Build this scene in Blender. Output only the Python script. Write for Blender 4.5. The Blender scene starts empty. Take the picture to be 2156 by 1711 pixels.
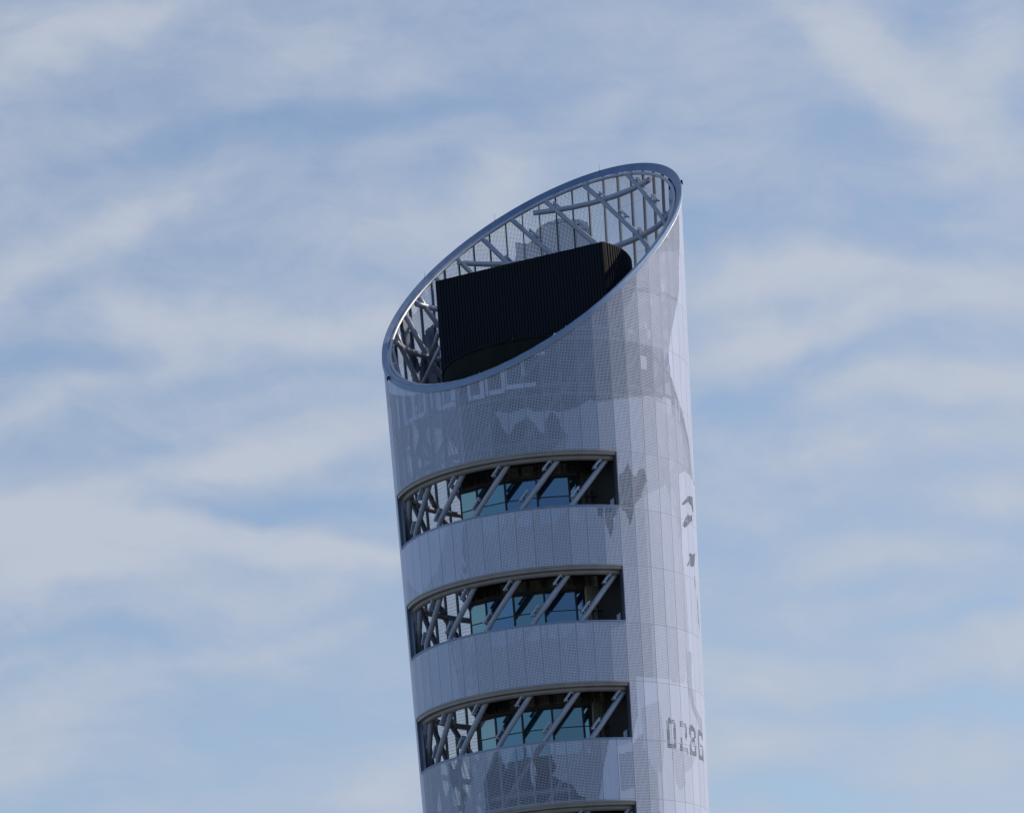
import bpy, bmesh, math, random
from mathutils import Vector, Matrix

random.seed(7)
C = bpy.context.scene.collection
rad = math.radians

# ------------------------------------------------------------------ camera
PITCH, ROLL, FPX = 0.2846, 0.0805, 7754.2 / 2248.0     # focal length in frame widths
cam_d = bpy.data.cameras.new('camera')
cam = bpy.data.objects.new('camera', cam_d)
C.objects.link(cam)
Rw = Vector((1, 0, 0)); Uw = Vector((0, -math.sin(PITCH), math.cos(PITCH)))
Fw = Vector((0, math.cos(PITCH), math.sin(PITCH)))
cr, sr = math.cos(ROLL), math.sin(ROLL)
Rc = Rw * cr - Uw * sr
Uc = Uw * cr + Rw * sr
cam.matrix_world = Matrix(((Rc.x, Uc.x, -Fw.x, 0), (Rc.y, Uc.y, -Fw.y, 0), (Rc.z, Uc.z, -Fw.z, 1.7), (0, 0, 0, 1)))
cam_d.sensor_width = 36.0
cam_d.lens = 36.0 * FPX
cam_d.clip_start = 1.0
cam_d.clip_end = 20000
bpy.context.scene.camera = cam

# ------------------------------------------------------------------ colour management
vs = bpy.context.scene.view_settings
vs.view_transform = 'Standard'
vs.look = 'None'
vs.exposure = 0.25
vs.gamma = 1.0
vs.use_curve_mapping = False
bpy.context.scene.cycles.max_bounces = 8
bpy.context.scene.cycles.transparent_max_bounces = 24

# ------------------------------------------------------------------ sun and sky
SUN_AZ, SUN_EL = rad(72), rad(40)        # azimuth clockwise from +Y (the view direction)
sd = Vector((math.sin(SUN_AZ) * math.cos(SUN_EL), math.cos(SUN_AZ) * math.cos(SUN_EL), math.sin(SUN_EL)))
sl = bpy.data.lights.new('sun', 'SUN')
sl.energy = 3.1
sl.angle = rad(0.6)
sl.color = (1.0, 0.83, 0.60)
so = bpy.data.objects.new('sun', sl)
C.objects.link(so)
so.rotation_euler = sd.to_track_quat('Z', 'Y').to_euler()

world = bpy.data.worlds.new('World')
bpy.context.scene.world = world
world.use_nodes = True


class NT:
    """small helper for writing node trees"""
    def __init__(self, tree):
        self.t = tree
        tree.nodes.clear()

    def n(self, kind, **kw):
        nd = self.t.nodes.new(kind)
        for k, v in kw.items():
            setattr(nd, k, v)
        return nd

    def link(self, a, b):
        self.t.links.new(a, b)

    def _in(self, sock, v):
        if v is None:
            return
        if hasattr(v, 'is_output'):
            self.link(v, sock)
        else:
            sock.default_value = v

    def m(self, op, a, b=None, c=None, clamp=False):
        nd = self.n('ShaderNodeMath', operation=op, use_clamp=clamp)
        self._in(nd.inputs[0], a)
        self._in(nd.inputs[1], b)
        self._in(nd.inputs[2], c)
        return nd.outputs[0]

    def vm(self, op, a, b=None, out=0):
        nd = self.n('ShaderNodeVectorMath', operation=op)
        self._in(nd.inputs[0], a)
        self._in(nd.inputs[1], b)
        return nd.outputs['Value'] if out == 'v' else nd.outputs[0]

    def comb(self, x, y, z):
        nd = self.n('ShaderNodeCombineXYZ')
        for i, v in enumerate((x, y, z)):
            self._in(nd.inputs[i], v)
        return nd.outputs[0]

    def noise(self, vec, scale, detail=4.0, rough=0.5, dist=0.0):
        nd = self.n('ShaderNodeTexNoise')
        self._in(nd.inputs['Vector'], vec)
        nd.inputs['Scale'].default_value = scale
        nd.inputs['Detail'].default_value = detail
        nd.inputs['Roughness'].default_value = rough
        nd.inputs['Distortion'].default_value = dist
        return nd

    def mix(self, fac, a, b, blend='MIX'):
        nd = self.n('ShaderNodeMix', data_type='RGBA', blend_type=blend)
        self._in(nd.inputs[0], fac)
        self._in(nd.inputs[6], a)
        self._in(nd.inputs[7], b)
        return nd.outputs[2]

    def ramp(self, fac, stops, interp='LINEAR'):
        nd = self.n('ShaderNodeValToRGB')
        r = nd.color_ramp
        r.interpolation = interp
        while len(r.elements) < len(stops):
            r.elements.new(0.5)
        for e, (p, c) in zip(r.elements, stops):
            e.position = p
            e.color = (c[0], c[1], c[2], 1) if hasattr(c, '__len__') else (c, c, c, 1)
        self._in(nd.inputs[0], fac)
        return nd.outputs[0]


# clouds: thin cirrus, fixed in the world.  a = bearing along, b = height above, measured (in tangents)
# from the bearing of the tower's head.
w = NT(world.node_tree)
out = w.n('ShaderNodeOutputWorld')
bg = w.n('ShaderNodeBackground')
w.link(bg.outputs[0], out.inputs[0])
sky = w.n('ShaderNodeTexSky', sky_type='NISHITA')
sky.sun_disc = False
sky.sun_elevation = SUN_EL
sky.sun_rotation = SUN_AZ
sky.air_density = 1.0
sky.dust_density = 0.9
sky.ozone_density = 2.0
tc = w.n('ShaderNodeTexCoord')
d = tc.outputs['Generated']
fa = w.vm('DOT_PRODUCT', d, tuple(Rc), 'v')
fb = w.vm('DOT_PRODUCT', d, tuple(Uc), 'v')
fc = w.m('MAXIMUM', w.m('ABSOLUTE', w.vm('DOT_PRODUCT', d, tuple(Fw), 'v')), 0.25)
A = w.m('DIVIDE', fa, fc)
B = w.m('DIVIDE', fb, fc)
P = w.comb(A, B, 0.0)
warp = w.noise(P, 16.0, 3, 0.5)
wv = w.vm('SCALE', w.vm('SUBTRACT', warp.outputs['Color'], (0.5, 0.5, 0.5)))
wv.node.inputs['Scale'].default_value = 0.030
PW = w.vm('ADD', P, wv)


def px(X, Y):                       # cloud chart units -> tangents
    return ((X - 1078) / 7436.0, (855 - Y) / 7436.0)


# chart of the cloud bank: centre x, y, half length, half height, tilt (deg, rising to the right), strength
clouds = [
    (60, 140, 230, 60, 28, .60), (300, 40, 230, 50, 26, .50), (60, 60, 120, 40, 20, .20), (140, 520, 260, 55, 20, .65), (350, 430, 170, 45, 20, .45),
    (20, 620, 120, 60, 30, .45), (270, 640, 130, 50, -35, .60), (520, 680, 350, 60, -2, .65), (760, 700, 170, 50, 8, .55),
    (120, 860, 260, 30, 18, .35), (640, 920, 300, 42, 10, .85), (380, 1000, 340, 40, 10, .75), (90, 1100, 240, 90, -8, 1.0),
    (480, 1130, 420, 36, -6, .90), (760, 1150, 180, 26, 2, .55), (100, 1210, 300, 60, 4, .70), (520, 1250, 360, 40, 10, .45),
    (140, 1480, 320, 50, 14, .60), (60, 1600, 200, 60, 16, .40), (560, 1340, 300, 26, 14, .35), (790, 1650, 130, 50, 12, .60),
    (900, 140, 260, 50, 8, .25), (620, 120, 220, 50, 14, .30), (1070, 400, 110, 80, 25, .75), (880, 480, 170, 50, 14, .40),
    (1000, 520, 160, 60, 10, .35), (1280, 230, 120, 50, 30, .25), (1280, 30, 200, 40, 0, .25),
    (1800, 70, 200, 80, -25, .70), (1950, 180, 260, 70, -28, .60), (2130, 80, 130, 110, -35, .85), (2060, 330, 220, 70, -25, .60),
    (1620, 570, 250, 55, 4, .90), (1950, 600, 300, 55, 0, .80), (2120, 600, 130, 50, 0, .40), (1560, 730, 170, 60, 10, .85),
    (1760, 690, 280, 36, 12, .55), (2080, 800, 220, 50, 8, .60), (1850, 820, 240, 40, 4, .45), (1850, 950, 300, 46, 8, .50),
    (2080, 1060, 200, 50, 6, .45), (1820, 1180, 330, 42, -2, .70), (1620, 1420, 280, 50, -4, .80), (2080, 1390, 200, 50, 6, .65),
    (1560, 1570, 220, 50, 10, .60), (2060, 1570, 240, 46, 6, .45), (1640, 1090, 160, 40, 10, .25), (1900, 1290, 160, 26, 0, .30),
    (720, 262, 340, 42, 8, -.75), (250, 340, 300, 30, 14, -.45), (120, 760, 190, 40, -4, -.60), (520, 800, 180, 24, 4, -.35),
    (640, 1062, 280, 28, 2, -.65), (600, 1500, 300, 70, 10, -.60), (180, 1345, 240, 26, 4, -.40), (1750, 300, 200, 80, 10, -.45),
    (1990, 420, 180, 40, 8, -.35), (1560, 860, 160, 40, 12, -.65), (1980, 1310, 200, 28, 0, -.45), (1720, 1660, 220, 44, 0, -.60),
    (1540, 1180, 150, 60, 0, -.45), (1900, 1490, 240, 26, 4, -.45), (1120, 160, 200, 60, 6, -.30), (30, 100, 90, 30, 30, -.25),
]
acc = None
for (X, Y, sx, sy, rot, wt) in clouds:
    a0, b0 = px(X, Y)
    mp = w.n('ShaderNodeMapping', vector_type='TEXTURE')
    mp.inputs['Location'].default_value = (a0, b0, 0)
    mp.inputs['Rotation'].default_value = (0, 0, rad(rot))
    mp.inputs['Scale'].default_value = (sx * 1.55 / 7436, sy * 1.75 / 7436, 1)
    w.link(PW, mp.inputs['Vector'])
    gr = w.n('ShaderNodeTexGradient', gradient_type='SPHERICAL')
    w.link(mp.outputs[0], gr.inputs[0])
    sm = w.n('ShaderNodeMapRange', interpolation_type='SMOOTHSTEP')
    w.link(gr.outputs['Fac'], sm.inputs['Value'])
    sm.inputs['To Max'].default_value = wt
    acc = sm.outputs[0] if acc is None else w.m('ADD', acc, sm.outputs[0])
# wisps: streaks stretched along the wind
mpw = w.n('ShaderNodeMapping')
mpw.inputs['Rotation'].default_value = (0, 0, rad(-12))
mpw.inputs['Scale'].default_value = (1.0, 3.2, 1)
w.link(PW, mpw.inputs['Vector'])
wis = w.noise(mpw.outputs[0], 11.0, 5, 0.5, 0.15)
mpf = w.n('ShaderNodeMapping')
mpf.inputs['Rotation'].default_value = (0, 0, rad(-16))
mpf.inputs['Scale'].default_value = (1.0, 2.6, 1)
w.link(PW, mpf.inputs['Vector'])
fin = w.noise(mpf.outputs[0], 30.0, 8, 0.62, 0.35)
mot = w.noise(w.vm('ADD', PW, (3.1, 1.7, 0.0)), 40.0, 8, 0.64, 0.5)
mo = w.m('MULTIPLY', w.m('SUBTRACT', mot.outputs['Fac'], 0.5), 0.34)
wi = w.m('MULTIPLY', w.m('SUBTRACT', wis.outputs['Fac'], 0.5), 0.55)
fi = w.m('MULTIPLY', w.m('SUBTRACT', fin.outputs['Fac'], 0.5), 0.46)
den = w.m('ADD', w.m('ADD', w.m('MULTIPLY', acc, 0.38), wi), w.m('ADD', w.m('ADD', fi, mo), 0.63), clamp=True)
dens = w.n('ShaderNodeMapRange', interpolation_type='SMOOTHSTEP')
w.link(den, dens.inputs['Value'])
dens.inputs['From Min'].default_value = -0.05
dens.inputs['From Max'].default_value = 1.15
SKYK = 0.108
skyc = w.mix(1.0, sky.outputs[0], (1.0, 1.0, 1.0, 1), 'MULTIPLY')
cloudc = w.ramp(dens.outputs[0], [(0.0, (.25, .345, .50)), (0.5, (.345, .405, .515)), (1.0, (.435, .475, .55))])
cs = w.vm('SCALE', cloudc)
cs.node.inputs['Scale'].default_value = 1.0 / SKYK
front = w.n('ShaderNodeMapRange', interpolation_type='SMOOTHSTEP')
w.link(w.vm('DOT_PRODUCT', d, tuple(Fw), 'v'), front.inputs['Value'])
front.inputs['From Min'].default_value = 0.4
front.inputs['From Max'].default_value = 0.85
front.inputs['To Min'].default_value = 0.04
mixed = w.mix(w.m('MULTIPLY', dens.outputs[0], front.outputs[0], clamp=True), skyc, cs)
w.link(mixed, bg.inputs[0])
bg.inputs[1].default_value = SKYK


# ------------------------------------------------------------------ materials
def newmat(name):
    m = bpy.data.materials.new(name)
    m.use_nodes = True
    t = NT(m.node_tree)
    o = t.n('ShaderNodeOutputMaterial')
    return m, t, o


def bsdf(t, o, col=None, rough=0.5, metal=0.0, spec=0.5):
    b = t.n('ShaderNodeBsdfPrincipled')
    if col is not None:
        t._in(b.inputs['Base Color'], col if hasattr(col, 'is_output') else (*col, 1))
    t._in(b.inputs['Roughness'], rough)
    b.inputs['Metallic'].default_value = metal
    b.inputs['Specular IOR Level'].default_value = spec
    t.link(b.outputs[0], o.inputs[0])
    return b


def plain(name, col, rough=0.5, metal=0.0, spec=0.5, var=0.12, scale=1.3, bump=0.0):
    m, t, o = newmat(name)
    g = t.n('ShaderNodeTexCoord')
    mp = t.n('ShaderNodeMapping')
    mp.inputs['Scale'].default_value = (1, 1, 0.35)
    t.link(g.outputs['Object'], mp.inputs[0])
    nz = t.noise(mp.outputs[0], scale, 6, 0.6)
    lo = tuple(c * (1 - var) for c in col); hi = tuple(min(1, c * (1 + var)) for c in col)
    c = t.ramp(nz.outputs['Fac'], [(0.3, lo), (0.7, hi)])
    r = t.m('ADD', t.m('MULTIPLY', t.m('SUBTRACT', nz.outputs['Fac'], 0.5), 0.3), rough)
    b = bsdf(t, o, c, r, metal, spec)
    if bump:
        bp = t.n('ShaderNodeBump')
        bp.inputs['Strength'].default_value = bump
        bp.inputs['Distance'].default_value = 0.05
        t.link(t.noise(g.outputs['Object'], scale * 8, 4).outputs['Fac'], bp.inputs['Height'])
        t.link(bp.outputs[0], b.inputs['Normal'])
    return m


def perforated(name, base, hole_from_attr=True, r_const=0.36, thin=False):
    m, t, o = newmat(name)
    uv = t.n('ShaderNodeUVMap')
    sp = t.n('ShaderNodeSeparateXYZ')
    t.link(uv.outputs[0], sp.inputs[0])
    U, V = sp.outputs[0], sp.outputs[1]
    fx = t.m('SUBTRACT', t.m('FRACT', U), 0.5)
    fy = t.m('SUBTRACT', t.m('FRACT', V), 0.5)
    r = t.m('SQRT', t.m('ADD', t.m('MULTIPLY', fx, fx), t.m('MULTIPLY', fy, fy)))
    if hole_from_attr:
        at = t.n('ShaderNodeAttribute')
        at.attribute_name = 'perf'
        rr = at.outputs['Fac']
    else:
        rr = r_const
    hole = t.m('LESS_THAN', r, rr)
    # plain margins along the panel joints
    pu = t.m('ABSOLUTE', t.m('SUBTRACT', t.m('FRACT', t.m('DIVIDE', U, 12.0)), 0.5))
    pv = t.m('ABSOLUTE', t.m('SUBTRACT', t.m('FRACT', t.m('DIVIDE', V, 38.0)), 0.5))
    hole = t.m('MULTIPLY', hole, t.m('LESS_THAN', pu, 0.468))
    hole = t.m('MULTIPLY', hole, t.m('MAXIMUM', t.m('LESS_THAN', pv, 0.491), t.m('GREATER_THAN', rr, 0.475)) if hole_from_attr else t.m('LESS_THAN', pv, 0.491))
    joint = t.m('MAXIMUM', t.m('GREATER_THAN', pu, 0.487), t.m('GREATER_THAN', pv, 0.4978))
    # each panel its own slight tone, and long faint dirt runs
    wn = t.n('ShaderNodeTexWhiteNoise', noise_dimensions='2D')
    t.link(t.comb(t.m('FLOOR', t.m('DIVIDE', U, 12.0)), t.m('FLOOR', t.m('DIVIDE', V, 38.0)), 0.0), wn.inputs['Vector'])
    st = t.n('ShaderNodeMapping')
    st.inputs['Scale'].default_value = (0.9, 0.035, 1)
    t.link(uv.outputs[0], st.inputs[0])
    dirt = t.noise(st.outputs[0], 1.0, 6, 0.65)
    k = t.m('ADD', t.m('MULTIPLY', wn.outputs[0], 0.10), t.m('MULTIPLY', dirt.outputs['Fac'], 0.40))
    k = t.m('MULTIPLY', t.m('ADD', k, 0.73), t.m('SUBTRACT', 1.0, t.m('MULTIPLY', joint, 0.80)))
    col = t.vm('SCALE', (base[0], base[1], base[2]))
    t.link(k, col.node.inputs['Scale'])
    b = t.n('ShaderNodeBsdfPrincipled')
    t.link(col, b.inputs['Base Color'])
    b.inputs['Metallic'].default_value = 0.25
    b.inputs['Roughness'].default_value = 0.42
    tr = t.n('ShaderNodeBsdfTransparent')
    mx = t.n('ShaderNodeMixShader')
    t.link(hole, mx.inputs[0])
    t.link(b.outputs[0], mx.inputs[1])
    t.link(tr.outputs[0], mx.inputs[2])
    t.link(mx.outputs[0], o.inputs[0])
    return m


def glass_mat(name, tint, dark):
    m, t, o = newmat(name)
    g = t.n('ShaderNodeTexCoord')
    nz = t.noise(g.outputs['Object'], 0.35, 3, 0.5)
    bp = t.n('ShaderNodeBump')
    bp.inputs['Strength'].default_value = 0.10
    bp.inputs['Distance'].default_value = 0.02
    t.link(nz.outputs['Fac'], bp.inputs['Height'])
    gl = t.n('ShaderNodeBsdfGlossy')
    gl.inputs['Color'].default_value = (*tint, 1)
    gl.inputs['Roughness'].default_value = 0.03
    t.link(bp.outputs[0], gl.inputs['Normal'])
    df = t.n('ShaderNodeBsdfDiffuse')
    df.inputs['Color'].default_value = (*dark, 1)
    fr = t.n('ShaderNodeFresnel')
    fr.inputs['IOR'].default_value = 1.9
    mx = t.n('ShaderNodeMixShader')
    t.link(t.m('ADD', t.m('MULTIPLY', fr.outputs[0], 0.9), 0.18, clamp=True), mx.inputs[0])
    t.link(df.outputs[0], mx.inputs[1])
    t.link(gl.outputs[0], mx.inputs[2])
    t.link(mx.outputs[0], o.inputs[0])
    return m


M = dict(
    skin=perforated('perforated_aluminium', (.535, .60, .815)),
    back=perforated('inner_sheet_shaded', (.07, .085, .12)),  # near half of the inner sheet, coloured dark as shade behind the holes
    inner=perforated('inner_sheet_lit', (.24, .29, .42)),  # far half of the same sheet, coloured paler as if lit
    screen=perforated('perforated_dark_screen', (.045, .045, .05), False, 0.40),
    rim=plain('rim_metal', (.19, .27, .43), 0.42, 0.6, var=.14),
    pipe=plain('polished_pipe', (.40, .44, .53), 0.40, 0.5, var=.05),
    steel=plain('painted_steel', (.36, .41, .53), 0.42, 0.2, var=.10),
    mull=plain('mullion_paint', (.09, .11, .16), 0.45, 0.3),
    header=plain('header_metal', (.30, .29, .31), 0.45, 0.3, var=.15),
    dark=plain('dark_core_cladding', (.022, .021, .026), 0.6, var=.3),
    olive=plain('dim_lining', (.50, .50, .40), 0.7, var=.35),
    plant=plain('dark_ribbed_cladding', (.010, .014, .026), 0.6, 0.0, spec=.14, var=.12, scale=.4),
    plantp=plain('plant_trim', (.005, .007, .014), 0.7, 0.0, spec=.1),
    deck=plain('bituminous_deck', (.010, .014, .015), 0.9, spec=.2, var=.5, scale=.9, bump=.5),
    glass=glass_mat('blue_glass', (.38, .64, .96), (.006, .016, .034)),
    glass2=glass_mat('teal_glass', (.42, .72, .88), (.012, .030, .042)),
    glassg=glass_mat('green_glass', (.72, .98, .95), (.08, .17, .17)),
    glasspale=glass_mat('pale_curtained_glass', (.7, .9, .9), (.22, .32, .31)),
    frame=plain('window_frame', (.018, .02, .026), 0.4, 0.3),
    concrete=plain('concrete', (.14, .135, .13), 0.85, var=.15, bump=.2),
    ground=plain('paving', (.085, .09, .085), 0.9, var=.25, scale=.05),
)


# ------------------------------------------------------------------ mesh helpers
def tag(o, label=None, cat=None, group=None, kind=None):
    if label: o['label'] = label
    if cat: o['category'] = cat
    if group: o['group'] = group
    if kind: o['kind'] = kind
    return o


class MB:
    def __init__(self):
        self.v = []; self.f = []; self.smooth = []

    def quad_grid(self, rows, closed=False, smooth=True, cap=False):
        """rows: list of equal length rings of points; joins consecutive rings"""
        base = len(self.v); n = len(rows[0])
        for r in rows: self.v.extend([tuple(p) for p in r])
        for i in range(len(rows) - 1):
            for j in range(n if closed else n - 1):
                a = base + i * n + j; b = base + i * n + (j + 1) % n
                self.f.append((a, b, b + n, a + n)); self.smooth.append(smooth)
        if cap:
            self.f.append(tuple(base + j for j in range(n))[::-1]); self.smooth.append(False)
            self.f.append(tuple(base + (len(rows) - 1) * n + j for j in range(n))); self.smooth.append(False)

    def tube(self, pts, r, seg=12, closed=False):
        pts = [Vector(p) for p in pts]
        rows = []
        n = len(pts)
        for i, p in enumerate(pts):
            if closed:
                a = pts[(i - 1) % n]; b = pts[(i + 1) % n]
            else:
                a = pts[max(i - 1, 0)]; b = pts[min(i + 1, n - 1)]
            t = (b - a).normalized()
            up = Vector((0, 0, 1)) if abs(t.z) < .95 else Vector((1, 0, 0))
            s = t.cross(up).normalized(); u = s.cross(t).normalized()
            rows.append([p + (s * math.cos(k * 2 * math.pi / seg) + u * math.sin(k * 2 * math.pi / seg)) * r for k in range(seg)])
        if closed: rows.append(rows[0])
        self.quad_grid(rows, closed=True, cap=not closed)

    def box(self, c, ax, ay, az):
        """box from centre and three half axis vectors"""
        c = Vector(c); b = len(self.v)
        for sx in (-1, 1):
            for sy in (-1, 1):
                for sz in (-1, 1):
                    self.v.append(tuple(c + ax * sx + ay * sy + az * sz))
        for q in ((0, 1, 3, 2), (4, 6, 7, 5), (0, 4, 5, 1), (2, 3, 7, 6), (0, 2, 6, 4), (1, 5, 7, 3)):
            self.f.append(tuple(b + i for i in q)); self.smooth.append(False)

    def prism(self, poly, z0, z1):
        b = len(self.v); n = len(poly)
        for z in (z0, z1):
            for p in poly: self.v.append((p[0], p[1], z))
        for i in range(n):
            j = (i + 1) % n
            self.f.append((b + i, b + j, b + n + j, b + n + i)); self.smooth.append(False)
        self.f.append(tuple(b + i for i in range(n))[::-1]); self.smooth.append(False)
        self.f.append(tuple(b + n + i for i in range(n))); self.smooth.append(False)

    def build(self, name, mat, parent=None):
        me = bpy.data.meshes.new(name)
        me.from_pydata(self.v, [], self.f)
        me.polygons.foreach_set('use_smooth', self.smooth)
        me.materials.append(mat)
        bm = bmesh.new(); bm.from_mesh(me)
        bmesh.ops.recalc_face_normals(bm, faces=bm.faces[:])
        bm.to_mesh(me); bm.free()
        me.update()
        o = bpy.data.objects.new(name, me)
        C.objects.link(o)
        if parent is not None:
            o.parent = parent
            # parents are empties at the tower base or parts at the origin: keep world coordinates
            o.matrix_parent_inverse = parent.matrix_world.inverted()
        return o


# ------------------------------------------------------------------ tower geometry
YC = 230.0


def cx(z): return 1.7001 + 0.0153 * (z - 60)
def RR(z): return 10.0 + 0.0326 * (z - 60)


def pt(phi, z, dr=0.0):
    """point on the tower: phi in degrees from the side facing the camera, positive to its right"""
    r = RR(z) + dr; a = rad(phi)
    return Vector((cx(z) + r * math.sin(a), YC - r * math.cos(a), z))


def rimz(phi):
    a = rad(phi)
    return 78.6283 + 5.2185 * math.sin(a) - 8.7108 * math.cos(a)


def rad_dir(phi): return Vector((math.sin(rad(phi)), -math.cos(rad(phi)), 0))
def tan_dir(phi): return Vector((math.cos(rad(phi)), math.sin(rad(phi)), 0))


NP = 54
DP = 360.0 / NP                       # one facade panel = 6.667 degrees
PHI0 = 28.1                           # right jamb of the openings falls on a joint
ZH = [62.84, 55.27, 47.68, 40.06]     # heads of the openings
ZS = [59.18, 51.61, 44.04, 36.5]      # their sills
PL, PR = PHI0 - 16 * DP, PHI0         # openings from -78.6 to 28.1 degrees

tower = bpy.data.objects.new('tower', None)
C.objects.link(tower)
tower.location = (cx(0), YC, 0)
tag(tower, 'tall round tower clad in perforated silver metal, open slanted crown and strip openings', 'tower')
bpy.context.view_layer.update()


# ---- picture worked into the facade by the size of its holes
def inpoly(x, y, poly):
    c = False; n = len(poly); j = n - 1
    for i in range(n):
        xi, yi = poly[i]; xj, yj = poly[j]
        if (yi > y) != (yj > y) and x < (xj - xi) * (y - yi) / (yj - yi) + xi: c = not c
        j = i
    return c


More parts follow.
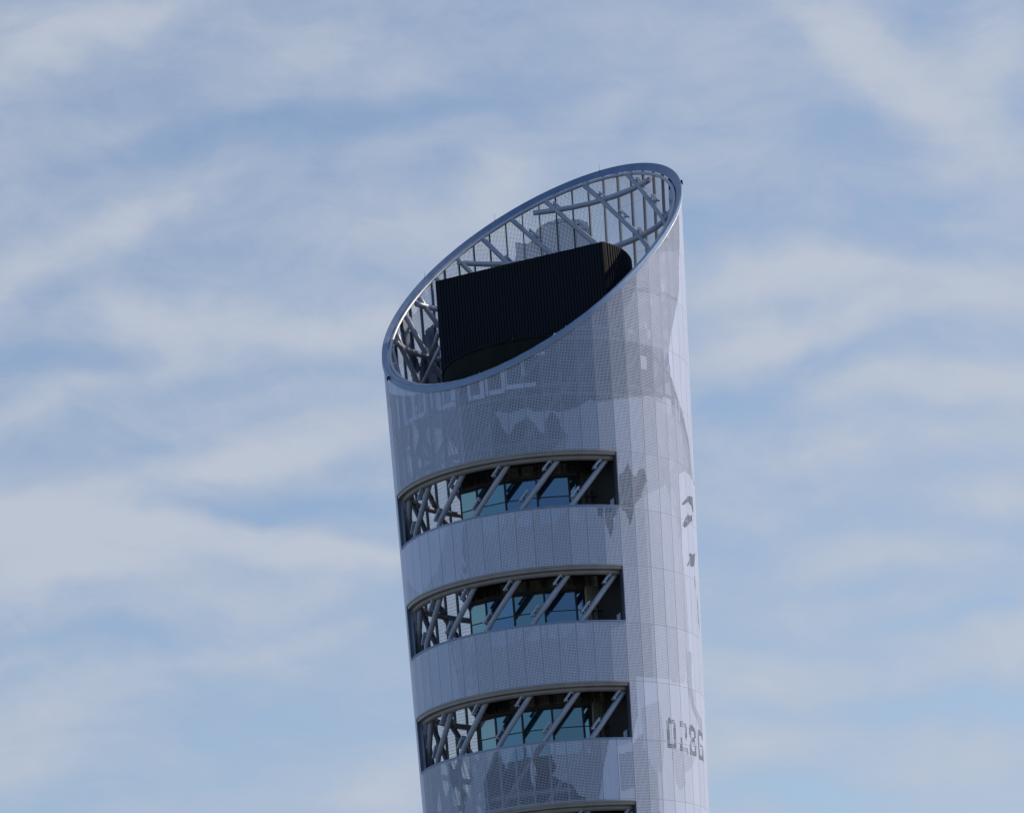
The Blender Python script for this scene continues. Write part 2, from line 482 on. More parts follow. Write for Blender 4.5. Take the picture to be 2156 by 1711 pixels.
BIG, MID, SML, TIN, NON = .39, .335, .285, .21, 0.0
BLT, FIG = .43, .46
BACK = .49
ART = [
    # (hole size, polygon in degrees / metres); later ones win
    (MID, [(-80, 63), (20, 63), (29, 66.3), (60, 66.9), (95, 63), (95, 36), (-80, 36)]),
    
    (BIG, [(-100, 62.8), (3, 62.8), (10, 64.0), (13, 65.3), (20, 65.7), (29, 66.3), (48, 66.9), (62, 66.6), (76, 64.0), (95, 60), (95, 92), (-100, 92)]),
    # zigzag of paler panels under the upper band
    (SML, [(-17.7, 65.92), (-11.3, 65.64), (-7.4, 65.78), (-4.9, 65.84), (-2.1, 65.56), (1.7, 65.47), (4.2, 65.55), (7.5, 65.4), (14.4, 65.72), (18.9, 66.22), (22.5, 66.04), (27.6, 66.24), (29, 66.2), (29, 63), (7.5, 62.9), (10.3, 63.82), (7.5, 64.15), (6.9, 64.91), (4.2, 65.47), (1.9, 64.97), (1.5, 64.59), (0.9, 63.99), (-0.9, 64.32), (-2.3, 64.8), (-4.3, 65.07), (-5.1, 65.38), (-6.0, 65.1), (-9.5, 64.87), (-11.4, 64.25), (-12.7, 64.3), (-14.7, 64.84), (-15.3, 65.4)]),
    (SML, [(29, 61), (29, 66.3), (44, 66.8), (55, 66.5), (66, 65.4), (72, 63), (62, 58), (45, 60), (38, 62)]),
    # upper right: alternating paler and darker courses
    (MID, [(34, 70.4), (60, 70.2), (72, 72), (74, 74.2), (40, 73.9), (34, 72)]),
    (MID, [(41, 74.2), (74, 74.5), (72, 78), (45, 76.5)]),
    # paler upper right field seen at the edge: plain sheet with a wavy border
    (NON, [(78, 92), (76, 80), (72.5, 77), (71.4, 75.2), (67.7, 74.0), (61, 71.7), (58.6, 70.3), (59.2, 68.7), (63.5, 67.5), (69.7, 66.2), (76.1, 64.5), (79, 62.5), (120, 62), (120, 92)]),
    # band two: nearly plain on the left
    (TIN, [(-80, 55), (-80, 59.3), (-33, 59.3), (-36, 55)]),
    (NON, [(-80, 57.6), (-80, 59.3), (-40, 59.3), (-48, 56.4), (-60, 55.2)]),
    (SML, [(-33, 55), (-33, 59.3), (28, 59.3), (28, 55)]),
    # band three
    (TIN, [(-80, 47.5), (-80, 51.8), (-45, 51.8), (-40, 47.5)]),
    (SML, [(-42, 47.5), (-42, 51.8), (28, 51.8), (28, 47.5)]),
    # right field gets plainer downwards
    (SML, [(28, 44), (28, 62), (46, 62), (62, 58), (64, 50), (60, 47), (46, 46)]),
    (TIN, [(40, 48), (40, 60), (52, 61), (64, 57), (64, 50), (58, 47.9)]),
    (NON, [(31.5, 48), (58, 47.9), (64, 50), (64, 54), (62, 57), (62, 62), (68, 62.5), (100, 62), (100, 30), (13, 36), (28, 43.8), (31.6, 45.7)]),
    (SML, [(28, 36), (28, 43.6), (33, 44.4), (39, 43.5), (39, 39.5), (44, 38), (44, 36)]),
    (TIN, [(33, 43.5), (33, 46), (42, 46.5), (44, 44), (42, 42), (38, 42)]),
    (TIN, [(47, 43.7), (66, 43.4), (60, 42.4), (55, 42.0), (56, 41.4), (52, 40.8), (49, 41.4)]),
    (NON, [(18.8, 44.1), (15.8, 42.3), (13, 40.2), (26, 39.8), (27.5, 44.1)]),
    (SML, [(22, 43.0), (28, 43.2), (28, 40.9), (22, 40.6)]),
    # dark blots of open holes
    (BLT, [(22.2, 59.05), (27.5, 59.08), (27.1, 58.65), (25.4, 58.29), (25.5, 57.73), (23.8, 57.0), (23.0, 57.57), (22.1, 57.99)]),
    (BLT, [(18.8, 59.1), (21.8, 59.1), (20.7, 58.41), (19.5, 58.48)]),
    (BLT, [(28.6, 61.2), (31, 61.5), (33, 62.1), (34.6, 61.4), (36.4, 61.2), (38, 61.7), (40.3, 61.9), (41.9, 61.06), (39.6, 60.45), (38.3, 59.85), (36.2, 59.54), (34.8, 59.23), (33.4, 58.3), (32.4, 57.9), (31.1, 58.76), (29.7, 58.89), (28.2, 59.16)]),
    (.46, [(-33.0, 42.08), (-29.5, 42.97), (-27.1, 43.76), (-25.6, 43.86), (-23.6, 43.11), (-22.5, 42.51), (-20.7, 43.32), (-17.7, 43.96), (-14.9, 44.11), (-13.8, 43.73), (-12.0, 42.85), (-10.8, 43.67), (-7.6, 44.07), (-5.1, 43.97), (-4.5, 43.14), (-2.7, 42.41), (-4.6, 41.88), (-0.6, 41.4), (2.8, 41.21), (5.0, 40.49), (8.4, 40.24), (6.5, 39.77), (-33.0, 39.9)]),
    (BLT, [(-51.1, 43.76), (-44.3, 43.97), (-40.0, 43.27), (-38, 42.4), (-41.9, 41.6), (-44, 40.3), (-47, 40.2), (-47.4, 41.5), (-50.7, 42.46)]),
    (SML, [(-13.2, 42.6), (-12, 43.0), (-10.8, 42.4), (-11.5, 41.2), (-13, 41.6)]),
    # figures at the right edge
    (FIG, [(63.7, 60.09), (66.4, 60.44), (70.9, 60.9), (77.5, 61.1), (78, 60.1), (76.7, 60.0), (74.1, 60.33), (70.6, 60.45), (67.4, 60.26), (64.1, 60.0)]),
    (FIG, [(63.2, 58.6), (64.9, 58.98), (67, 59.3), (69.3, 59.64), (71, 59.55), (75.2, 59.76), (74.7, 59.34), (68.7, 58.85), (65.2, 58.5)]),
    (SML, [(58.5, 57.83), (61.3, 58.35), (63.1, 58.34), (61.0, 57.7)]),
    (FIG, [(65.4, 55.83), (66.1, 56.06), (68.7, 56.58), (67.6, 56.78), (71.0, 57.05), (72.3, 56.93), (78.1, 57.33), (76.3, 56.79), (75.0, 56.3), (70.2, 56.0), (68.5, 56.25)]),
    (BIG, [(73.9, 55.6), (75.5, 55.5), (75.5, 54.6), (73.9, 54.8)]),
    (BIG, [(77, 54.5), (79, 53.9), (80, 51.9), (77.5, 52.6)]),
    (SML, [(61, 50.2), (66, 50.2), (65, 48), (67, 46.6), (76, 45.9), (76, 44.9), (70, 45.4), (63, 46.6), (60.5, 48)]),
]
# pale strokes with smaller holes under the slanted lip
STROKES = [(-67.3, -65.7, 66.9, 69), (-62, -60, 66.8, 69.2), (-55, -53.4, 67, 69.4), (-48.2, -46.8, 67, 68.6), (-41.5, -39.2, 66.9, 69.2),
           (-38.2, -37.2, 67.2, 68.9), (-34, -32, 67.2, 68.7), (-27, -26, 67, 68.7), (-21.7, -20.3, 67, 69.3), (-19.6, -18.4, 67.1, 69.3),
           (-13.6, -11.6, 67.2, 69.6), (-62, -48, 66.8, 67.1), (-41, -32.6, 66.8, 67.1), (-27, -20.5, 66.9, 67.2), (-19.7, -12.6, 67.0, 67.3),
           (-38, -32.5, 68.8, 69.0), (-11.6, -1, 67.25, 67.5), (-11.6, -5, 69.1, 69.35), (-5.6, -4.4, 68, 69.3), (-3, 3, 69.3, 69.55),
           (-44, -43, 67.1, 68.4), (-51, -50, 67.0, 68.0), (-29.8, -29, 68.2, 69.4),
           (-73, -71.5, 61.0, 64.8), (-66, -64.5, 62.9, 64.6), (-60, -58.7, 63.2, 64.6), (-62, -59, 65.1, 65.35)]
# small marks on the upper right
STROKES += [(41.5, 44.5, 68.6, 69.5), (53, 58.5, 65.9, 67.0), (62, 63.3, 65.8, 67.2), (64.6, 66, 65.8, 67.2), (37, 38.4, 70.9, 71.2),
            (44.5, 46, 71.4, 71.9), (46, 47.4, 70.8, 71.4), (56, 57.4, 74.4, 75.0), (48, 49.2, 73.2, 73.6)]
# numerals low on the right, drawn with fully open holes
#  each numeral: 5 x 7 grid
NUM = {'0': ["0111110", "1111111", "1100011", "1100011", "1100011", "1100011", "1100011", "1100011", "1100011", "1111111", "1111110"],
       '2': ["0111110", "0111111", "0000011", "0000011", "0000011", "0000010", "0100000", "0100000", "1100000", "1111111", "1111111"],
       '8': ["0111110", "1111111", "1100011", "1100011", "0101110", "0011110", "0101010", "1100011", "1100011", "1111111", "1111111"],
       '6': ["0111111", "1111111", "1100011", "1100000", "1100000", "1101110", "1100011", "1100011", "1100011", "1111111", "1111111"]}
NUMP = [('0', 45.4, 51.0), ('2', 52.9, 58.9), ('8', 60.2, 66.4), ('6', 68.4, 76.0)]


BOX = [(min(q[0] for q in p), max(q[0] for q in p), min(q[1] for q in p), max(q[1] for q in p)) for _, p in ART]


def perf_at(phi, z):
    phi = (phi + 180) % 360 - 180
    v = MID
    if 62 < phi < 110 or phi > 110 or phi < -90:      # back of the tower
        v = BACK if not 62 < phi < 110 else BIG
        x = phi % 360
        # smaller-holed and plain forms on the far side
        dome = inpoly(x, z, [(185.3, 80), (185.1, 83.1), (184.7, 84.3), (179.1, 84.23), (178.0, 84.72), (175.8, 85.26), (172, 85.69), (168, 85.8), (165, 85.76), (158.4, 85.43), (155.9, 85.05), (154.9, 84.29), (155, 80)])
        if dome: v = .31
        if inpoly(x, z, [(214, 70), (218, 74), (222, 77.8), (226, 77.2), (231, 74.5), (236, 70)]): v = .24  # stands for the plant housing's shadow on the left wall, as smaller holes
        if inpoly(x, z, [(231, 74.2), (236, 77), (243, 81), (247, 80), (241, 76), (236, 73)]): v = NON
        if inpoly(x, z, [(245, 76), (249, 79), (253, 78), (250, 74)]): v = NON
        if not (62 < phi < 110): return v
    for (s, poly), (x0, x1, z0, z1) in zip(ART, BOX):
        if x0 <= phi <= x1 and z0 <= z <= z1 and inpoly(phi, z, poly): v = s
    for (a, b, c, d2) in STROKES:
        if a <= phi <= b and c <= z <= d2: v = .20 if phi < 20 else .25
    for ch, p0, p1 in NUMP:
        zt = 45.5 - (phi - 45) * 0.012; zb = zt - 1.95
        if p0 <= phi <= p1 and zb <= z <= zt:
            gx = min(6, int((phi - p0) / (p1 - p0) * 7)); gy = min(10, int((zt - z) / (zt - zb) * 11))
            v = .44 if NUM[ch][gy][gx] == '1' else NON
    # the sheet is plain just under the slanted lip
    lip = rimz(phi) - z
    if phi < -30 and 62.8 < z < 70: v = min(v, .34)
    if lip < 0.42: v = NON
    elif phi < -45 and lip < 0.42 + (-45 - phi) * 0.035: v = NON
    if phi < -76: v = NON if z < 69 else TIN
    return v


def build_skin():
    sub = 12
    # z rows
    zs = []
    def seg(a, b, step):
        n = max(1, round((b - a) / step))
        for i in range(n): zs.append(a + (b - a) * i / n)
    z = 0.0
    lows = []
    k = 0
    seg(0, 6.2, 3.1)
    zb = 6.2
    lev = [6.2 + i * (36.5 - 6.2) / 8 for i in range(9)]
    for i in range(8): seg(lev[i], lev[i + 1], 3.9)
    for i in range(3, -1, -1):
        seg(ZS[i], ZH[i], .0995)
        top = ZS[i - 1] if i > 0 else None
        if top: seg(ZH[i], top, .0995)
    seg(62.84, 89.0, .0995)
    zs.append(89.0)
    n = NP * sub
    phis = []
    pos = []
    for c in range(n + 1):
        pidx, f = divmod(c, sub)
        a0 = PHI0 + pidx * DP; a1 = a0 + DP
        phis.append(a0 + DP * f / sub)
        pos.append((a0, a1, f / sub))
    verts = []; faces = []; perf = []; uvl = []; back_side = []

    def P(c, z):
        a0, a1, f = pos[c % n if c == n else c]
        p0 = pt(a0, z); p1 = pt(a1, z)
        return tuple(p0.lerp(p1, f))
    rz = [rimz(phis[c]) for c in range(n)]
    idx = {}

    def vid(c, j):
        c = c % n
        z = min(zs[j], rz[c])
        key = (c, j if zs[j] < rz[c] else -1)
        if key not in idx:
            idx[key] = len(verts)
            verts.append(P(c, z))
        return idx[key], z
    for j in range(len(zs) - 1):
        zm = (zs[j] + zs[j + 1]) / 2
        for c in range(n):
            if zs[j] >= rz[c] and zs[j] >= rz[(c + 1) % n]: continue
            pm = (phis[c] + phis[c + 1]) / 2
            pn = (pm + 180) % 360 - 180
            if PL < pn < PR and any(ZS[i] < zm < ZH[i] for i in range(4)): continue
            if zm > 6.2 and zm < 36 and PL < pn < PR:
                q = int((zm - 6.2) / ((36.5 - 6.2) / 8))
                if q % 2 == 1: continue
            a, za = vid(c, j); b, zb_ = vid(c + 1, j); d_, zd = vid(c + 1, j + 1); e, ze = vid(c, j + 1)
            ids = []; uu = []
            for (i_, cc, zz) in ((a, c, za), (b, c + 1, zb_), (d_, c + 1, zd), (e, c, ze)):
                if i_ in ids: continue
                ids.append(i_); uu.append((float(cc), (zz - 62.84) / 3.78 * 38))
            if len(ids) < 3: continue
            faces.append(ids); uvl.extend(uu)
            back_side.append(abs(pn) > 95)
            perf.append(perf_at(pn, zm) if zm > 36 else MID)
    # the sheet has depth: an inner face 45 mm behind the outer one
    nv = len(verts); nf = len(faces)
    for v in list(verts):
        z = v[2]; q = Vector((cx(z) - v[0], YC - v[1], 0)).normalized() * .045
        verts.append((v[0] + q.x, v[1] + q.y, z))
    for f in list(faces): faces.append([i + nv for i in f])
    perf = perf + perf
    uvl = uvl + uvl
    me = bpy.data.meshes.new('perforated_facade')
    me.from_pydata(verts, [], faces)
    uv = me.uv_layers.new(name='UVMap')
    flat = [x for p in uvl for x in p]
    uv.data.foreach_set('uv', flat)
    at = me.attributes.new('perf', 'FLOAT', 'FACE')
    at.data.foreach_set('value', perf)
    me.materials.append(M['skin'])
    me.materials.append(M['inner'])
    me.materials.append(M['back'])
    me.polygons.foreach_set('material_index', [0] * nf + [(1 if far else 2) for far in back_side])  # inner sheet: lit-toned copy on the far half, shade-toned copy near
    o = bpy.data.objects.new('perforated_facade', me)
    C.objects.link(o)
    o.parent = tower
    o.matrix_parent_inverse = tower.matrix_world.inverted()
    return o


skin = build_skin()

# ---- the slanted lip: fascia, sloping cap and inner pipe
A5, B8 = 5.2185, 8.7108


def rimp(phi, inw, down):
    """point inw metres inwards of the skin in the plane of the cut, then down metres"""
    zr = rimz(phi)
    R0 = RR(zr) - .05
    k = (R0 - inw) / R0
    a = rad(phi)
    z = 78.6283 + (5.2185 * math.sin(a) - 8.7108 * math.cos(a)) * k
    return Vector((cx(zr) + (R0 - inw) * math.sin(a), YC - (R0 - inw) * math.cos(a), z - down))


NR = 216
rings = [360.0 * i / NR for i in range(NR + 1)]
b = MB()
prof = [(-0.075, 0.42), (-0.09, 0.0), (-0.02, -0.03), (0.32, 0.26), (0.32, 0.32), (0.04, 0.12), (0.03, 0.42)]
b.quad_grid([[rimp(p, i, d_) for (i, d_) in prof] for p in rings], closed=True, smooth=True)
rim = b.build('rim_cap', M['rim'], tower)
# sharp profile edges
bm = bmesh.new(); bm.from_mesh(rim.data)
bmesh.ops.remove_doubles(bm, verts=bm.verts[:], dist=.0005)
for e in bm.edges:
    if len(e.link_faces) == 2 and e.calc_face_angle() > rad(25): e.smooth = False
bm.to_mesh(rim.data); bm.free()
b = MB()
b.tube([rimp(p, 0.47, 0.40) for p in rings[:-1]], 0.12, 14, closed=True)
b.build('rim_pipe', M['pipe'], tower)
b = MB()
b.tube([rimp(p, -0.075, 0.40) for p in rings[:-1]], 0.035, 8, closed=True)
b.build('drip_edge', M['pipe'], tower)
for p in (-73, 95, -160):
    b = MB()
    c = rimp(p, -0.14, 0.22)
    b.box(c, rad_dir(p) * .10, tan_dir(p) * .13, Vector((0, 0, .09)))
    b.box(c + rad_dir(p) * .09 + Vector((0, 0, -.12)), rad_dir(p) * .03, tan_dir(p) * .05, Vector((0, 0, .08)))
    b.build('rim_anchor', M['frame'], tower)
# rods standing on the lip
for p, h in ((149.3, .6), (-167.9, .6), (-135, .5)):
    b = MB()
    c = rimp(p, 0.1, 0.0)
    b.tube([c, c + Vector((0, 0, .15))], .025, 8)
    b.tube([c + Vector((0, 0, .2)), c + Vector((0, 0, h))], .011, 6)
    b.build('lightning_rod', M['mull'], tower)


# ---- diagonal braces: eighteen inclined tubes winding up inside the skin, with their brackets
LEV = [86.3 - 3.78 * k for k in range(0, 23)][::-1]
RS = -0.60


def inside_top(phi, z, m=0.5):
    return z < rimp(phi, 0.8, 0.42).z - m * 0


def brace_phi(k, z): return 26.1 + 20 * k + 5.11 * (z - 62.5)


def near_open(pn, z, m=0.0):
    return PL - 14 < pn < PR + 4 and any(ZS[i] - m < z < ZH[i] + m for i in range(4))


nbr = 0
for k in range(18):
    pts_ = []
    z = 3.14
    for L in LEV + [90.08]:
        ph = brace_phi(k, L)
        ztop = rimz(ph) - 0.35
        if L > ztop:
            # stop at the lip
            L0 = pts_z
            lo, hi = L0, L
            for _ in range(30):
                mid = (lo + hi) / 2
                if mid > rimp(brace_phi(k, mid), 0.6, 0.45).z: hi = mid
                else: lo = mid
            pts_.append(pt(brace_phi(k, lo), lo, RS)); zend = lo
            break
        pts_.append(pt(ph, L, RS)); pts_z = L; zend = L
    b = MB(); b.tube(pts_, 0.185, 14)
    br = b.build('diagonal_brace', M['steel'], tower)
    # brackets every 1.89 m where the picture shows them
    for j in range(-20, 30):
        z = 61.85 + 1.89 * j
        if z > zend - .5 or z < 38: continue
        ph = brace_phi(k, z)
        pn = (ph + 180) % 360 - 180
        near = near_open(pn, z)
        top = z > 74 and not (-90 < pn < 90)
        lefti = -150 < pn < -95 and any(ZS[i] - 1 < z < ZH[i] + 1.5 for i in range(3))
        if not (near or top or lefti): continue
        p0 = pt(brace_phi(k, z - .3), z - .3, RS); p1 = pt(brace_phi(k, z + .3), z + .3, RS)
        t = (p1 - p0).normalized(); rd = rad_dir(ph)
        u = rd.cross(t).normalized()
        if u.z < 0: u = -u
        c = (p0 + p1) / 2 + rd * .05
        b = MB()
        b.box(c + u * .34 + rd * .04, t * .46, u * .05, rd * .17)
        for s in (-.3, .3):
            b.box(c + u * .25 + t * s, t * .04, u * .07, rd * .12)
        b.box(c + u * .41 + rd * .05, t * .42, u * .02, rd * .05)
        b.build('bracket', M['steel'], br)
        nbr += 1
print('brackets', nbr)

# ---- ring beams
for L in LEV:
    if L < 33: continue
    run = []
    runs = []
    for i in range(0, 361):
        ph = -180 + i
        p = pt(ph, L, RS)
        ok = L < rimp(ph, 0.8, 0.5).z
        if near_open(ph, L, .35): ok = False
        if ok: run.append(p)
        elif run: runs.append(run); run = []
    if run: runs.append(run)
    if len(runs) > 1 and (runs[0][0] - runs[-1][-1]).length < .5:
        runs[0] = runs[-1] + runs[0][1:]; runs.pop()
    b = MB()
    for r in runs:
        if len(r) < 3: continue
        closed = (r[0] - r[-1]).length < .3
        b.tube(r[::3] if not closed else r[:-1:3], 0.20, 12, closed=closed)
    if b.v: b.build('ring_beam', M['steel'], tower)

# ---- inner mullions behind every panel joint
for i in range(NP):
    ph = PHI0 + i * DP
    pn = (ph + 180) % 360 - 180
    b = MB()
    spans = []
    top = rimp(ph, 0.2, 0.3).z
    if PL + 1 < pn < PR - 1:
        zlo = 33.0
        cuts = [(ZS[j], ZH[j]) for j in (3, 2, 1, 0)]
        cur = zlo
        for a, c_ in cuts:
            spans.append((cur, a - .05)); cur = c_ + .05
        spans.append((cur, top))
    else:
        spans = [(33.0, top)]
    for a, c_ in spans:
        m = 6
        p0 = pt(ph, a, -.11); p1 = pt(ph, c_, -.11)
        t = (p1 - p0) / 2
        b.box((p0 + p1) / 2, t, rad_dir(ph) * .09, tan_dir(ph) * .045)
    b.build('mullion', M['mull'], tower)

# ---- openings: head, sill, jambs
def arc(p0, p1, step=1.0):
    n = max(2, int(abs(p1 - p0) / step)); return [p0 + (p1 - p0) * i / n for i in range(n + 1)]


def sweep(name, mat, z, prof, p0, p1, parent):
    """profile in (radial offset, dz) swept round the tower"""
    b = MB()
    b.quad_grid([[pt(p, z, a) + Vector((0, 0, dz)) for a, dz in prof] for p in arc(p0, p1)], closed=True, smooth=True, cap=True)
    o = b.build(name, mat, parent)
    bm = bmesh.new(); bm.from_mesh(o.data)
    for e in bm.edges:
        if len(e.link_faces) == 2 and e.calc_face_angle() > rad(25): e.smooth = False
    bm.to_mesh(o.data); bm.free()
    return o


for i in range(4):
    zh, zs_ = ZH[i], ZS[i]
    hd = sweep('opening_head', M['header'], zh, [(.03, .03), (.03, -.07), (-.02, -.07), (-.05, -.26), (-.36, -.30), (-.36, .03)], PL, PR, tower)
    b = MB()
    b.tube([pt(p, zh - .36, -.50) for p in arc(PL - 12, PR + .5, 2)], .20, 12)
    b.build('head_tube', M['header'], tower)
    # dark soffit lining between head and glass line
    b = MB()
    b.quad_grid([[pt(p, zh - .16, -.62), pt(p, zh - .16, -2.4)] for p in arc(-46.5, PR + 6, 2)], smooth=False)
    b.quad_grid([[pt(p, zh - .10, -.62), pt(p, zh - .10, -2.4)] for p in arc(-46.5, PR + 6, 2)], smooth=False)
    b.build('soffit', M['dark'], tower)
    if i < 3:
        sweep('opening_sill', M['skin'] if False else M['rim'], zs_, [(.03, .03), (.03, -.05), (-.32, -.05), (-.32, .03)], PL, PR, tower)
    for ph, w_ in ((PL, -1), (PR, 1)):
        b = MB()
        p0 = pt(ph, zs_ + .03, -.16); p1 = pt(ph, zh - .075, -.16)
        b.box((p0 + p1) / 2, (p1 - p0) / 2, rad_dir(ph) * .185, tan_dir(ph) * .03)
        b.build('opening_jamb', M['mull'] if w_ > 0 else M['rim'], tower)

# ---- core: dark clad shaft with an open light well to its left
def core_poly(dr, zref, cut=-5.45):
    poly = []
    r = RR(zref) + dr
    for i in range(72):
        a = 360 * i / 72
        x = r * math.sin(rad(a)); y = -r * math.cos(rad(a))
        poly.append((x, y))
    # clip x >= cut
    outp = []
    for i in range(len(poly)):
        a, b_ = poly[i], poly[(i + 1) % len(poly)]
        if a[0] >= cut: outp.append(a)
        if (a[0] >= cut) != (b_[0] >= cut):
            t = (cut - a[0]) / (b_[0] - a[0])
            outp.append((cut, a[1] + t * (b_[1] - a[1])))
    return [(p[0] + cx(zref), p[1] + YC) for p in outp]


b = MB()
zc = [0, 8, 16, 24, 32, 40, 44.3, 47.9, 51.9, 55.5, 59.4, 63.1, 67.0]
for q in range(len(zc) - 1):
    b.prism(core_poly(-2.75, zc[q]), zc[q], zc[q + 1] + (.002 if q % 2 else -.002))
b.build('core_wall', M['dark'], tower)
b = MB()
dk = []
for q in range(96):
    x = 2.65 + 7.08 * math.sin(2 * math.pi * q / 96); y = 227.75 - 7.08 * math.cos(2 * math.pi * q / 96)
    dk.append((x, y))
b.prism(dk, 66.9, 70.8)
b.prism([(2.65 + (x - 2.65) * 1.012, 227.75 + (y - 227.75) * 1.012) for x, y in dk], 70.802, 70.90)
b.build('roof_deck', M['deck'], tower)
# scattered fittings along the deck edge
b = MB()
for i in range(60):
    ph = random.uniform(-75, 10); r = random.uniform(6.4, 7.0)
    dr_ = rad_dir(ph); s = random.uniform(.04, .16)
    c = Vector((2.65, 227.75, 70.9)) + dr_ * r
    b.box(c + Vector((0, 0, s * .5)), dr_ * s * .6, tan_dir(ph) * s * random.uniform(.6, 2.2), Vector((0, 0, s * .5)))
o = b.build('roof_fittings', M['plantp'], tower)
o['kind'] = 'stuff'
# glazed storeys
vert = [12.5, -3.8, -20.1, -36.4]
for i in range(3):
    zt = ZH[i] - 1.04; zb = ZS[i] - .8; ztr = ZH[i] - 2.34
    corners = [(17.0, -2.62), (12.5, -2.5), (-3.8, -2.5), (-20.1, -2.5), (-36.4, -2.5), (-47.5, -2.42)]
    for j in range(5):
        (pa, ra), (pb, rb) = corners[j], corners[j + 1]
        a0, a1 = pt(pa, zb, ra), pt(pa, zt, ra); b0, b1 = pt(pb, zb, rb), pt(pb, zt, rb)
        # vertical glass (keep plan of the middle height)
        a1.x, a1.y = a0.x, a0.y; b1.x, b1.y = b0.x, b0.y
        nrm = (b0 - a0).cross(Vector((0, 0, 1))).normalized()
        if nrm.y > 0: nrm = -nrm
        along = (b0 - a0).normalized(); L = (b0 - a0).length
        fr = MB()
        up = Vector((0, 0, 1))
        mid = (a0 + b0) / 2
        fr.box(a0 + along * .03 + up * (zt - zb) / 2, along * .03, nrm * .06, up * (zt - zb) / 2)
        fr.box(b0 - along * .03 + up * (zt - zb) / 2, along * .03, nrm * .06, up * (zt - zb) / 2)
        fr.box(mid + up * (ztr - zb), along * (L / 2 - .065), nrm * .045, up * .028)
        fr.box(mid + up * (zt - zb - .04), along * (L / 2 - .065), nrm * .05, up * .035)
        wn = fr.build('window', M['frame'], tower)
        for (u0, u1) in ((zb, ztr - .03), (ztr + .03, zt - .08)):
            g = MB()
            tilt = nrm * random.uniform(-.012, .012)
            c = mid + up * ((u0 + u1) / 2 - zb)
            g.box(c, along * (L / 2 - .065), nrm * .012, up * (u1 - u0) / 2 + tilt)
            g.build('pane', (M['glasspale'] if i == 2 and u1 > ztr + .1 else M['glassg']) if j == 4 else (M['glass2'] if (i == 2 or (j + i) % 3 == 0) else M['glass']), wn)
    # band above the glass: perforated lining in dark frames
    sp = MB()
    for j in range(5):
        (pa, ra), (pb, rb) = corners[j], corners[j + 1]
        a0, b0 = pt(pa, zt, ra + .02), pt(pb, zt, rb + .02)
        along = (b0 - a0).normalized(); nrm = Vector((along.y, -along.x, 0))
        if nrm.y > 0: nrm = -nrm
        L = (b0 - a0).length
        sp.box((a0 + b0) / 2 + Vector((0, 0, .12)), along * L / 2, nrm * .05, Vector((0, 0, .11)))
        for q in (0.02, .5, .98):
            sp.box(a0.lerp(b0, q) + Vector((0, 0, .55)), along * .10, nrm * .05, Vector((0, 0, .31)))
    sp.build('lintel_frame', M['dark'], tower)

    def screen(p0, p1, z0, z1, dr, name):
        ps = arc(p0, p1, 2.2)
        verts = []; faces = []; uv = []
        for s_, ph in enumerate(ps):
            verts += [tuple(pt(ph, z0, dr)), tuple(pt(ph, z1, dr))]
        for s_ in range(len(ps) - 1):
            faces.append((2 * s_, 2 * s_ + 2, 2 * s_ + 3, 2 * s_ + 1))
            u0 = s_ * 2.5; u1 = u0 + 2.5; v1 = (z1 - z0) / .118
            uv += [u0, 1, u1, 1, u1, 1 + v1, u0, 1 + v1]
        me = bpy.data.meshes.new(name); me.from_pydata(verts, [], faces)
        me.uv_layers.new(name='UVMap').data.foreach_set('uv', uv)
        me.materials.append(M['screen'])
        o = bpy.data.objects.new(name, me); C.objects.link(o); o.parent = tower
        o.matrix_parent_inverse = tower.matrix_world.inverted()
    screen(-34, 22, zt + .24, zt + .95, -2.46, 'perforated_screen')
    screen(17.5, 24.8, zb, zt + .2, -2.3, 'perforated_screen')
    bb = MB()
    bb.quad_grid([[pt(p, zb, -2.65), pt(p, zh - .2, -2.65)] for p in arc(17.2, 25, 2)], smooth=False)
    bb.quad_grid([[pt(p, zt + .23, -2.70), pt(p, zt + .9, -2.70)] for p in arc(-30, 17, 2)], smooth=False)
    bb.build('screen_lining', M['olive'], tower)
    # dark return wall by the right jamb, and railing behind it
    b = MB()
    p0 = pt(24.9, zb, -2.3); p1 = pt(29.2, zb, -.45)
    al = (p1 - p0) / 2
    nr = al.cross(Vector((0, 0, 1))).normalized() * .04
    hh = (ZH[i] + .1 - zb) / 2
    b.box((p0 + p1) / 2 + Vector((0, 0, hh)), al, nr, Vector((0, 0, hh)))
    b.build('return_wall', M['dark'], tower)
    b = MB()
    for q in (20.3, 23.2):
        p0 = pt(q, zb, -2.22)
        b.tube([p0, p0 + Vector((0, 0, 2.4))], .05, 8)
    b.tube([pt(q, ztr - .15, -2.2) for q in (18.5, 20.3, 23.2, 24.8)], .04, 8)
    b.build('railing', M['frame'], tower)
    # galvanised gusset in the lower right corner of the opening
    b = MB()
    c = pt(26.7, ZS[i] + .33, -.45)
    b.box(c, tan_dir(26.7) * .13 + Vector((0, 0, .10)), rad_dir(26.7) * .04, Vector((0, 0, .22)))
    b.build('gusset', M['steel'], tower)
    # floor slab of the storey
    b = MB()
    b.prism(core_poly(-1.2, ZS[i], -5.6), ZS[i] - 1.25, ZS[i] - .85)
    b.build('floor_slab', M['concrete'], tower)

# tie beam from the left ring to the plant housing
b = MB()
b.tube([pt(-132, 74.9, -.6), Vector((-4.6, 230.6, 74.9))], .16, 12)
b.tube([pt(-118, 71.2, -.6), Vector((-4.6, 230.6, 73.8))], .12, 10)
b.build('tie_beam', M['steel'], tower)

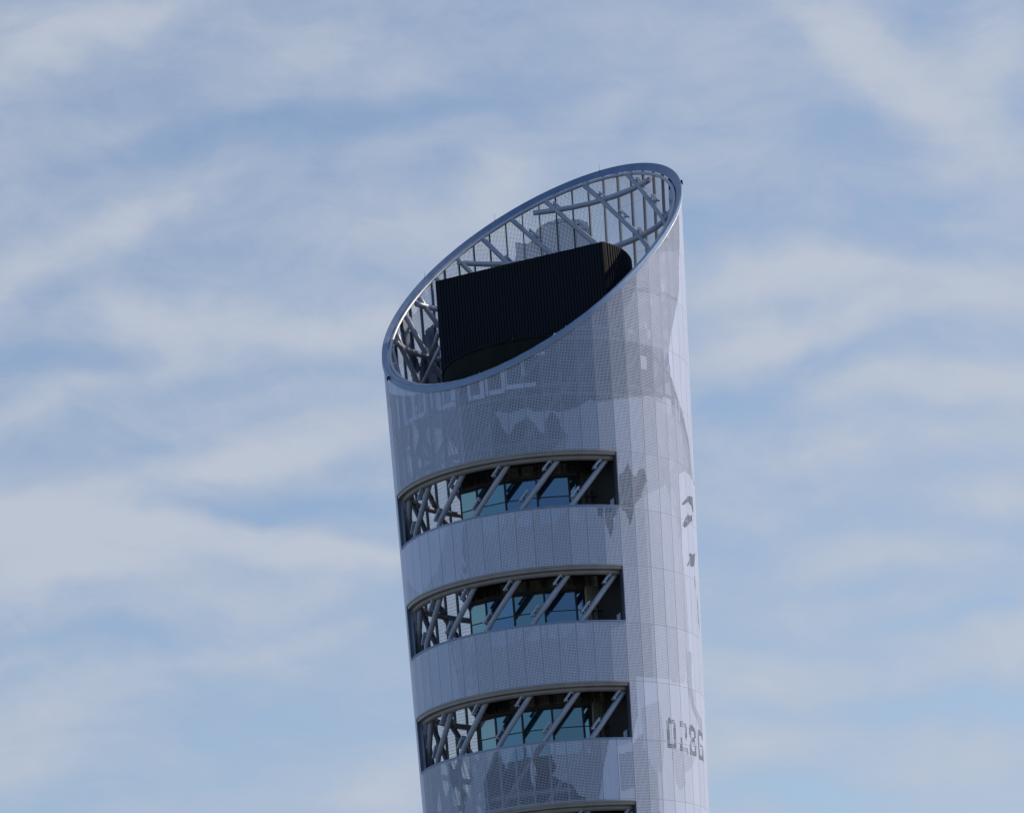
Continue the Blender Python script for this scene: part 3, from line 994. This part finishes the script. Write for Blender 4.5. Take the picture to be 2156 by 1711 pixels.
# ---- rooftop plant housing: ribbed, flat front, rounded behind
ZT, ZB_ = 78.45, 70.9
c0 = Vector((cx(78), YC, 0))
pl = Vector((-4.45, 230.55, 0)); pr = Vector((6.93, 225.08, 0))
a_s = math.degrees(math.atan2(pr.x - c0.x, -(pr.y - c0.y)))
a_e = math.degrees(math.atan2(pl.x - c0.x, -(pl.y - c0.y))) + 360
poly = []
n = 100
for i in range(n + 1):
    f = i / n; a = a_s + (a_e - a_s) * f
    r = 7.0 + (6.45 - 7.0) * f
    poly.append(c0 + rad_dir(a) * r)
front = [pl.lerp(pr, i / 57) for i in range(58)]


def ribbed(points, pitch_pts, depth, half=.5):
    """outline with square ribs; points run in order, normal to the right hand side"""
    outl = []
    for i in range(len(points) - 1):
        a, b_ = points[i], points[i + 1]
        t = (b_ - a).normalized(); nn = Vector((t.y, -t.x, 0))
        m1 = a.lerp(b_, .32); m2 = a.lerp(b_, .40); m3 = a.lerp(b_, .92)
        outl += [a, m1, m2 + nn * depth, m3 + nn * depth]
    return outl


outl = ribbed(front, 1, .07)
back = []
for i in range(len(poly) - 1):
    a, b_ = poly[i], poly[i + 1]
    t = (b_ - a).normalized(); nn = Vector((t.y, -t.x, 0))
    back += [a, a.lerp(b_, .36), a.lerp(b_, .44) + nn * .13, a.lerp(b_, .92) + nn * .13]
plant = MB()
plant.prism([(p.x, p.y) for p in outl + back], ZB_, ZT)
ph_ = plant.build('plant_housing', M['plant'], tower)
b = MB()
ctr_ = (pr - c0).normalized()
b.box(pr + ctr_ * .09 + Vector((0, 0, (ZT + ZB_) / 2)), ctr_ * .06, Vector((-ctr_.y, ctr_.x, 0)) * .16, Vector((0, 0, (ZT - ZB_) / 2 + .02)))
b.build('corner_post', M['plantp'], ph_)
b = MB()
loop = [p + (p - c0).normalized() * .06 for p in [pl] + front[1:-1] + poly[:-1]]
b.tube([p + Vector((0, 0, ZT + .03)) for p in loop], .05, 6, closed=True)
b.build('coping', M['plant'], ph_)

# ------------------------------------------------------------------ ground
b = MB()
N = 48
b.v.append((0, 0, 0))
for i in range(N): b.v.append((6000 * math.cos(2 * math.pi * i / N), 6000 * math.sin(2 * math.pi * i / N), 0))
for i in range(N): b.f.append((0, 1 + i, 1 + (i + 1) % N)); b.smooth.append(False)
g = b.build('ground', M['ground'])
tag(g, kind='structure')
